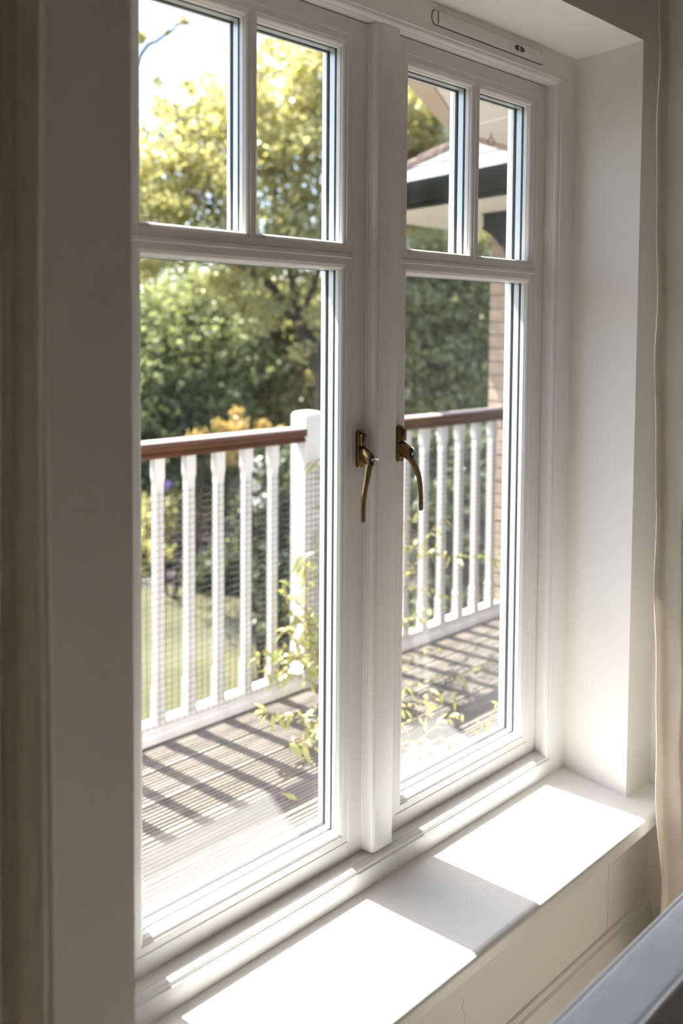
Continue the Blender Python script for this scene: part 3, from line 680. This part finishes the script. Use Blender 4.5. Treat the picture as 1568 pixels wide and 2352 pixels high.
def leaf_cloud(name, m, parent, blobs, n, size, clump=0.16, hollow=0.35):
    """blobs: (centre, (rx,ry,rz)); n leaves in clumps spread over the blobs"""
    vol = np.array([b_[1][0]*b_[1][1]*b_[1][2] for b_ in blobs])**0.75; vol /= vol.sum()
    C_ = []
    for (c, r), k in zip(blobs, (vol*n).astype(int)):
        ncl = max(8, k // 40)
        d = RNG.normal(size=(ncl, 3)); d /= np.linalg.norm(d, axis=1)[:, None]
        rad = (hollow + (1 - hollow) * RNG.random(ncl)**0.6)[:, None]
        cl = np.array(c) + d * rad * np.array(r)
        idx = RNG.integers(0, ncl, k)
        C_.append(cl[idx] + RNG.normal(size=(k, 3)) * clump * np.array([1, 1, .6]) * min(1.0, max(r)))
    P = np.concatenate(C_); k = len(P)
    a = RNG.normal(size=(k, 3)); a[:, 2] -= 0.4; a /= np.linalg.norm(a, axis=1)[:, None]
    b_ = RNG.normal(size=(k, 3)); b_ -= a * (a*b_).sum(1)[:, None]; b_ /= np.linalg.norm(b_, axis=1)[:, None]
    L = (size * (0.6 + 0.8*RNG.random(k)))[:, None]
    V = np.stack([P, P + a*L*.5 + b_*L*.28, P + a*L, P + a*L*.5 - b_*L*.28], 1).reshape(-1, 3)
    me = bpy.data.meshes.new(name); me.vertices.add(len(V)); me.vertices.foreach_set('co', V.astype(np.float32).ravel())
    me.loops.add(len(V)); me.loops.foreach_set('vertex_index', np.arange(len(V), dtype=np.int32))
    me.polygons.add(k); me.polygons.foreach_set('loop_start', np.arange(0, 4*k, 4, dtype=np.int32))
    me.update(); me.validate()
    o = bpy.data.objects.new(name, me); finish(o, m, parent); o['kind'] = 'stuff'
    return o
def limb(pts, r0, r1, wig=0.12):
    P = [Vector(p_) for p_ in pts]; Q = []
    for i in range(len(P) - 1):
        for k in range(5):
            q = P[i].lerp(P[i+1], k/5)
            if 0 < i*5 + k: q += Vector((random.gauss(0, wig), random.gauss(0, wig), random.gauss(0, wig)))*0.5
            Q.append(q)
    Q.append(P[-1]); n = len(Q)
    return Q, [r0 + (r1 - r0)*i/(n-1) for i in range(n)]
def tree(name, label, cat, blobs, m, n, size, trunk=None, limbs=(), clump=0.16, hollow=0.35, twigs=5, group=None, r0=0.12):
    base = trunk[0] if trunk else Vector((blobs[0][0][0], blobs[0][0][1], GZ))
    t = empty(name, base); tag(t, label, cat, group)
    if trunk:
        Q, R = limb(trunk, r0, r0*0.55, 0.05); MB().tube(Q, R, 8).build('trunk', 'bark', t, smooth=60)
        for lm, ra in limbs:
            Q, R = limb(lm, ra, ra*0.35, 0.05); bb = MB().tube(Q, R, 6)
            for q in Q[3::3]:
                e = q + Vector((random.gauss(0, .5), random.gauss(0, .5), random.gauss(.25, .35)))
                bb.tube([q, q.lerp(e, .5) + Vector((0, 0, random.gauss(0, .05))), e], [ra*.4, ra*.25, ra*.1], 4)
            bb.build('branch', 'bark', t, smooth=60)
    else:
        c = Vector(blobs[0][0]); bb = MB()
        for k in range(5):
            bl = random.choice(blobs); e = Vector(bl[0]) + Vector((random.gauss(0, .3), random.gauss(0, .3), 0))
            bb.tube([(base.x + random.gauss(0, .08), base.y + random.gauss(0, .08), GZ), base.lerp(e, .5) + Vector((0, 0, .1)), e], [0.03, 0.022, 0.008], 5)
        bb.build('stems', 'bark', t)
    leaf_cloud('foliage', m, t, blobs, n, size, clump, hollow)
    return t
def B(u, v, r, s, sy=None, sz=None):                    # blob at a place of the photograph, depth r, radius s metres
    return (tuple(at(u, v, r)), (s, sy or s, sz or s*0.8))

def K(u, v, r, px, fz=0.85):                            # blob at depth r whose radius spans px pixels there
    q = px * r / FPX; return (tuple(at(u, v, r)), (q, q, q*fz))
def foot(u, v, r):
    p_ = at(u, v, r); return Vector((p_.x, p_.y, GZ))
# the bright yellow-green tree
R1 = 13.0
tree('garden_tree', 'tall yellow-green tree filling the upper left panes', 'tree', [
    K(360,370,R1,115), K(450,310,R1+.6,130), K(540,270,R1+.6,130), K(620,260,R1,125), K(700,210,R1,140), K(740,330,R1-.3,130), K(660,380,R1,130), K(560,400,R1+.5,130), K(440,430,R1,130),
    K(350,500,R1-.3,115), K(470,520,R1,115), K(600,530,R1,120), K(710,520,R1-.3,120), K(380,600,R1-.6,95), K(520,620,R1,105), K(640,620,R1,105), K(540,110,R1+1,62), K(590,150,R1+1,60), K(470,215,R1+1,58), K(375,225,R1+1,48),
    K(780,200,R1,140), K(800,450,R1,140), K(280,430,R1,125), K(270,560,R1,125), K(690,90,R1+.5,95), K(770,60,R1+.5,110), K(600,720,R1-.5,55), K(735,715,R1-.6,48), K(690,800,R1-.6,34), K(560,690,R1-.4,60)],
    'leaf_gold', 31000, 0.118,
    trunk=[foot(752,1000,R1), at(748,900,R1), at(722,810,R1), at(690,740,R1), at(640,680,R1)],
    limbs=[([at(640,680,R1), at(560,600,R1), at(480,470,R1), at(430,445,R1), at(350,420,R1)], .075),
           ([at(690,740,R1), at(660,560,R1-.1), at(640,480,R1-.1), at(620,400,R1), at(600,250,R1+.2)], .07),
           ([at(640,560,R1), at(690,390,R1-.2), at(740,370,R1-.3), at(800,330,R1-.3)], .06),
           ([at(540,560,R1), at(500,400,R1), at(440,330,R1), at(330,300,R1)], .06),
           ([at(690,740,R1), at(740,600,R1-.3), at(760,420,R1-.3), at(740,300,R1-.2), at(680,270,R1)], .06),
           ([at(425,445,R1-.2), at(418,370,R1-.2), at(412,300,R1-.1), at(405,240,R1)], .035),
           ([at(420,440,R1-.8), at(480,455,R1-.8), at(520,500,R1-.7), at(560,520,R1-.5)], .035)],
    clump=0.17, hollow=0.2, r0=0.17)
tree('garden_tree', 'small twig tip of foliage against the sky at the top of the left pane', 'tree', [K(421,45,14,14), K(385,70,14,8), K(325,80,14,16)], 'leaf_gold', 260, 0.085,
     trunk=[foot(300,150,14), at(300,150,14), at(360,95,14), at(420,50,14)], clump=0.09, r0=0.05)
# greens behind and below
tree('garden_shrub', 'large mid-green shrub with pale highlights behind the left pane', 'shrub', [
    K(350,720,16.5,110), K(430,700,17,110), K(370,830,16,115), K(460,800,16.4,115), K(520,740,17,95), K(540,850,16.6,95), K(340,900,15.8,100), K(430,900,16,100), K(290,800,16.4,115), K(500,940,15.8,80)],
    'leaf_mid', 26000, 0.13, clump=0.2, hollow=0.2, twigs=0)
tree('garden_shrub', 'shaded olive shrub between the tree trunk and the white post', 'shrub', [
    K(600,760,18,110), K(680,720,18.4,110), K(620,860,17.6,100), K(700,830,18,100), K(760,780,18,110), K(570,900,17.2,85), K(680,930,17,85), K(760,930,17,100), K(650,980,16.5,85), K(560,680,18,90)],
    'leaf_olive', 26000, 0.13, clump=0.22, hollow=0.15)
tree('garden_shrub', 'dark evergreen shrub just above the left end of the handrail', 'shrub', [
    K(350,985,15.2,90), K(420,980,15.4,80), K(300,960,15.2,100), K(480,1010,15.4,70), K(370,1060,15,80), K(290,1060,15,90)], 'leaf_dark', 9000, 0.12, clump=0.22)
tree('garden_shrub', 'golden orange shrub rising above the handrail', 'shrub', [
    K(455,998,13.2,30,.5), K(520,975,13.2,46,.45), K(560,992,13.2,50,.45), K(500,1012,13.1,45,.6), K(545,948,13.3,18), K(620,990,13.3,40,.6), K(540,1040,13.2,50)], 'leaf_orange', 1500, 0.09, clump=0.13)
tree('garden_shrub', 'dense dark green shrub seen low between the balusters beside the post', 'shrub', [
    K(630,1080,9.6,75), K(610,1180,9.4,70), K(670,1150,9.4,85), K(650,1260,9.2,75), K(720,1230,9.4,90), K(630,1330,9.0,65), K(690,1360,9.0,80), K(750,1100,9.6,95), K(760,1380,9.0,90), K(640,1430,8.8,55), K(690,1480,8.8,60), K(730,1520,8.8,60)],
    'leaf_dark', 20000, 0.075, clump=0.12, hollow=0.2)
tree('garden_shrub', 'rounded green bush at the edge of the lawn', 'shrub', [K(500,1310,12.6,62,.95), K(455,1325,12.7,46,.9), K(550,1330,12.5,58,.95)], 'leaf_dark', 5500, 0.075, clump=0.11)
tree('garden_shrub', 'bright yellow-green bush in the bed behind the first balusters', 'shrub', [K(345,1190,14,72), K(400,1140,15,65), K(350,1270,13.4,55), K(325,1240,13.6,65), K(300,1290,13.2,65), K(430,1180,15,50,.7)], 'leaf_gold', 9000, 0.09, clump=0.13)
tree('garden_shrub', 'loose leafy border planting behind the middle balusters', 'shrub', [K(470,1100,16.5,75), K(540,1120,16.5,75), K(500,1150,16,58,.7), K(590,1210,14,55), K(420,1090,17,65), K(600,1140,15,65), K(530,1070,17,65), K(570,1260,13.2,40)], 'leaf_mid', 13000, 0.10, clump=0.15)
tree('flowering_shrub', 'white flowered shrub glimpsed between the balusters', 'shrub', [K(590,1080,9.2,32,.9), K(600,1140,9.0,32,.9), K(580,1110,9.2,24)], 'petal_white', 300, 0.035, clump=0.06)
tree('flower_spike', 'purple flower spike beyond the first baluster', 'flower', [K(387,1112,12.0,7,1.5)], 'petal_purple', 60, 0.04, clump=0.03)
# behind the right casement
tree('garden_tree', 'olive green tree beyond the wing behind the right pane', 'tree', [
    K(960,620,12.5,115), K(1040,600,13,115), K(1100,660,12.6,115), K(960,720,12.3,115), K(1050,730,12.5,115), K(1110,780,12.3,110), K(980,830,12,110), K(1070,860,12,100), K(950,900,11.8,100), K(1040,930,11.6,90), K(1110,920,11.8,90), K(890,700,12.6,130), K(880,850,12.2,115), K(1150,700,13,130)],
    'leaf_olive', 32000, 0.105, trunk=[foot(1020,900,12.3), at(1020,900,12.3), at(1010,700,12.5)], clump=0.19, hollow=0.15)
tree('garden_tree', 'yellow-green tree crown above the tiled hip behind the right pane', 'tree', [
    K(945,290,15.5,100), K(985,330,15.6,90), K(950,380,15.5,85), K(920,220,15.6,115), K(1010,400,16,80), K(900,420,15.5,100), K(960,500,15.5,100), K(1050,520,15.5,100), K(870,330,15.5,115)],
    'leaf_gold', 17000, 0.125, trunk=[foot(900,700,15.5), at(900,600,15.5), at(940,400,15.5)], clump=0.2, hollow=0.2)
tree('garden_shrub', 'deep green shrub behind the balusters right of the mullion', 'shrub', [
    K(950,1050,9.2,110), K(1030,1040,9.4,110), K(1100,1060,9.4,110), K(960,1160,8.8,115), K(1040,1170,8.8,115), K(1110,1180,8.8,115), K(960,1290,8.4,110), K(1040,1300,8.4,110), K(1110,1300,8.4,110), K(960,1420,8.0,100), K(1040,1430,8.0,100), K(890,1200,8.8,115), K(1130,1420,8,100)],
    'leaf_dark', 22000, 0.08, clump=0.14, hollow=0.15)
# a belt of trees that closes the garden
for (u, v, r, nm, m) in [(180,760,25,'broad mid-green tree closing the garden at its left end','leaf_mid'), (420,790,26,'dark broad tree closing the garden behind the mid-green shrub','leaf_dark'), (640,780,27,'dark broad tree closing the garden behind the tree trunk','leaf_dark'),
        (840,770,28,'broad tree closing the garden behind the mullion','leaf_mid'), (1010,780,26,'dark tree closing the garden behind the right pane','leaf_dark'), (1200,780,25,'dark tree closing the garden behind the brick wall','leaf_dark')]:
    bl = [K(u, v + 20, r, 125, 1.2), K(u - 35, v + 150, r, 105, 1.0), K(u + 35, v + 150, r, 105, 1.0), K(u, v + 240, r, 110, .7)]
    tree('background_tree', nm, 'tree', bl, m, 9000, 0.30, trunk=[foot(u, v, r), at(u, v + 60, r)], clump=0.4, hollow=0.3, group='belt of background trees', r0=0.25)
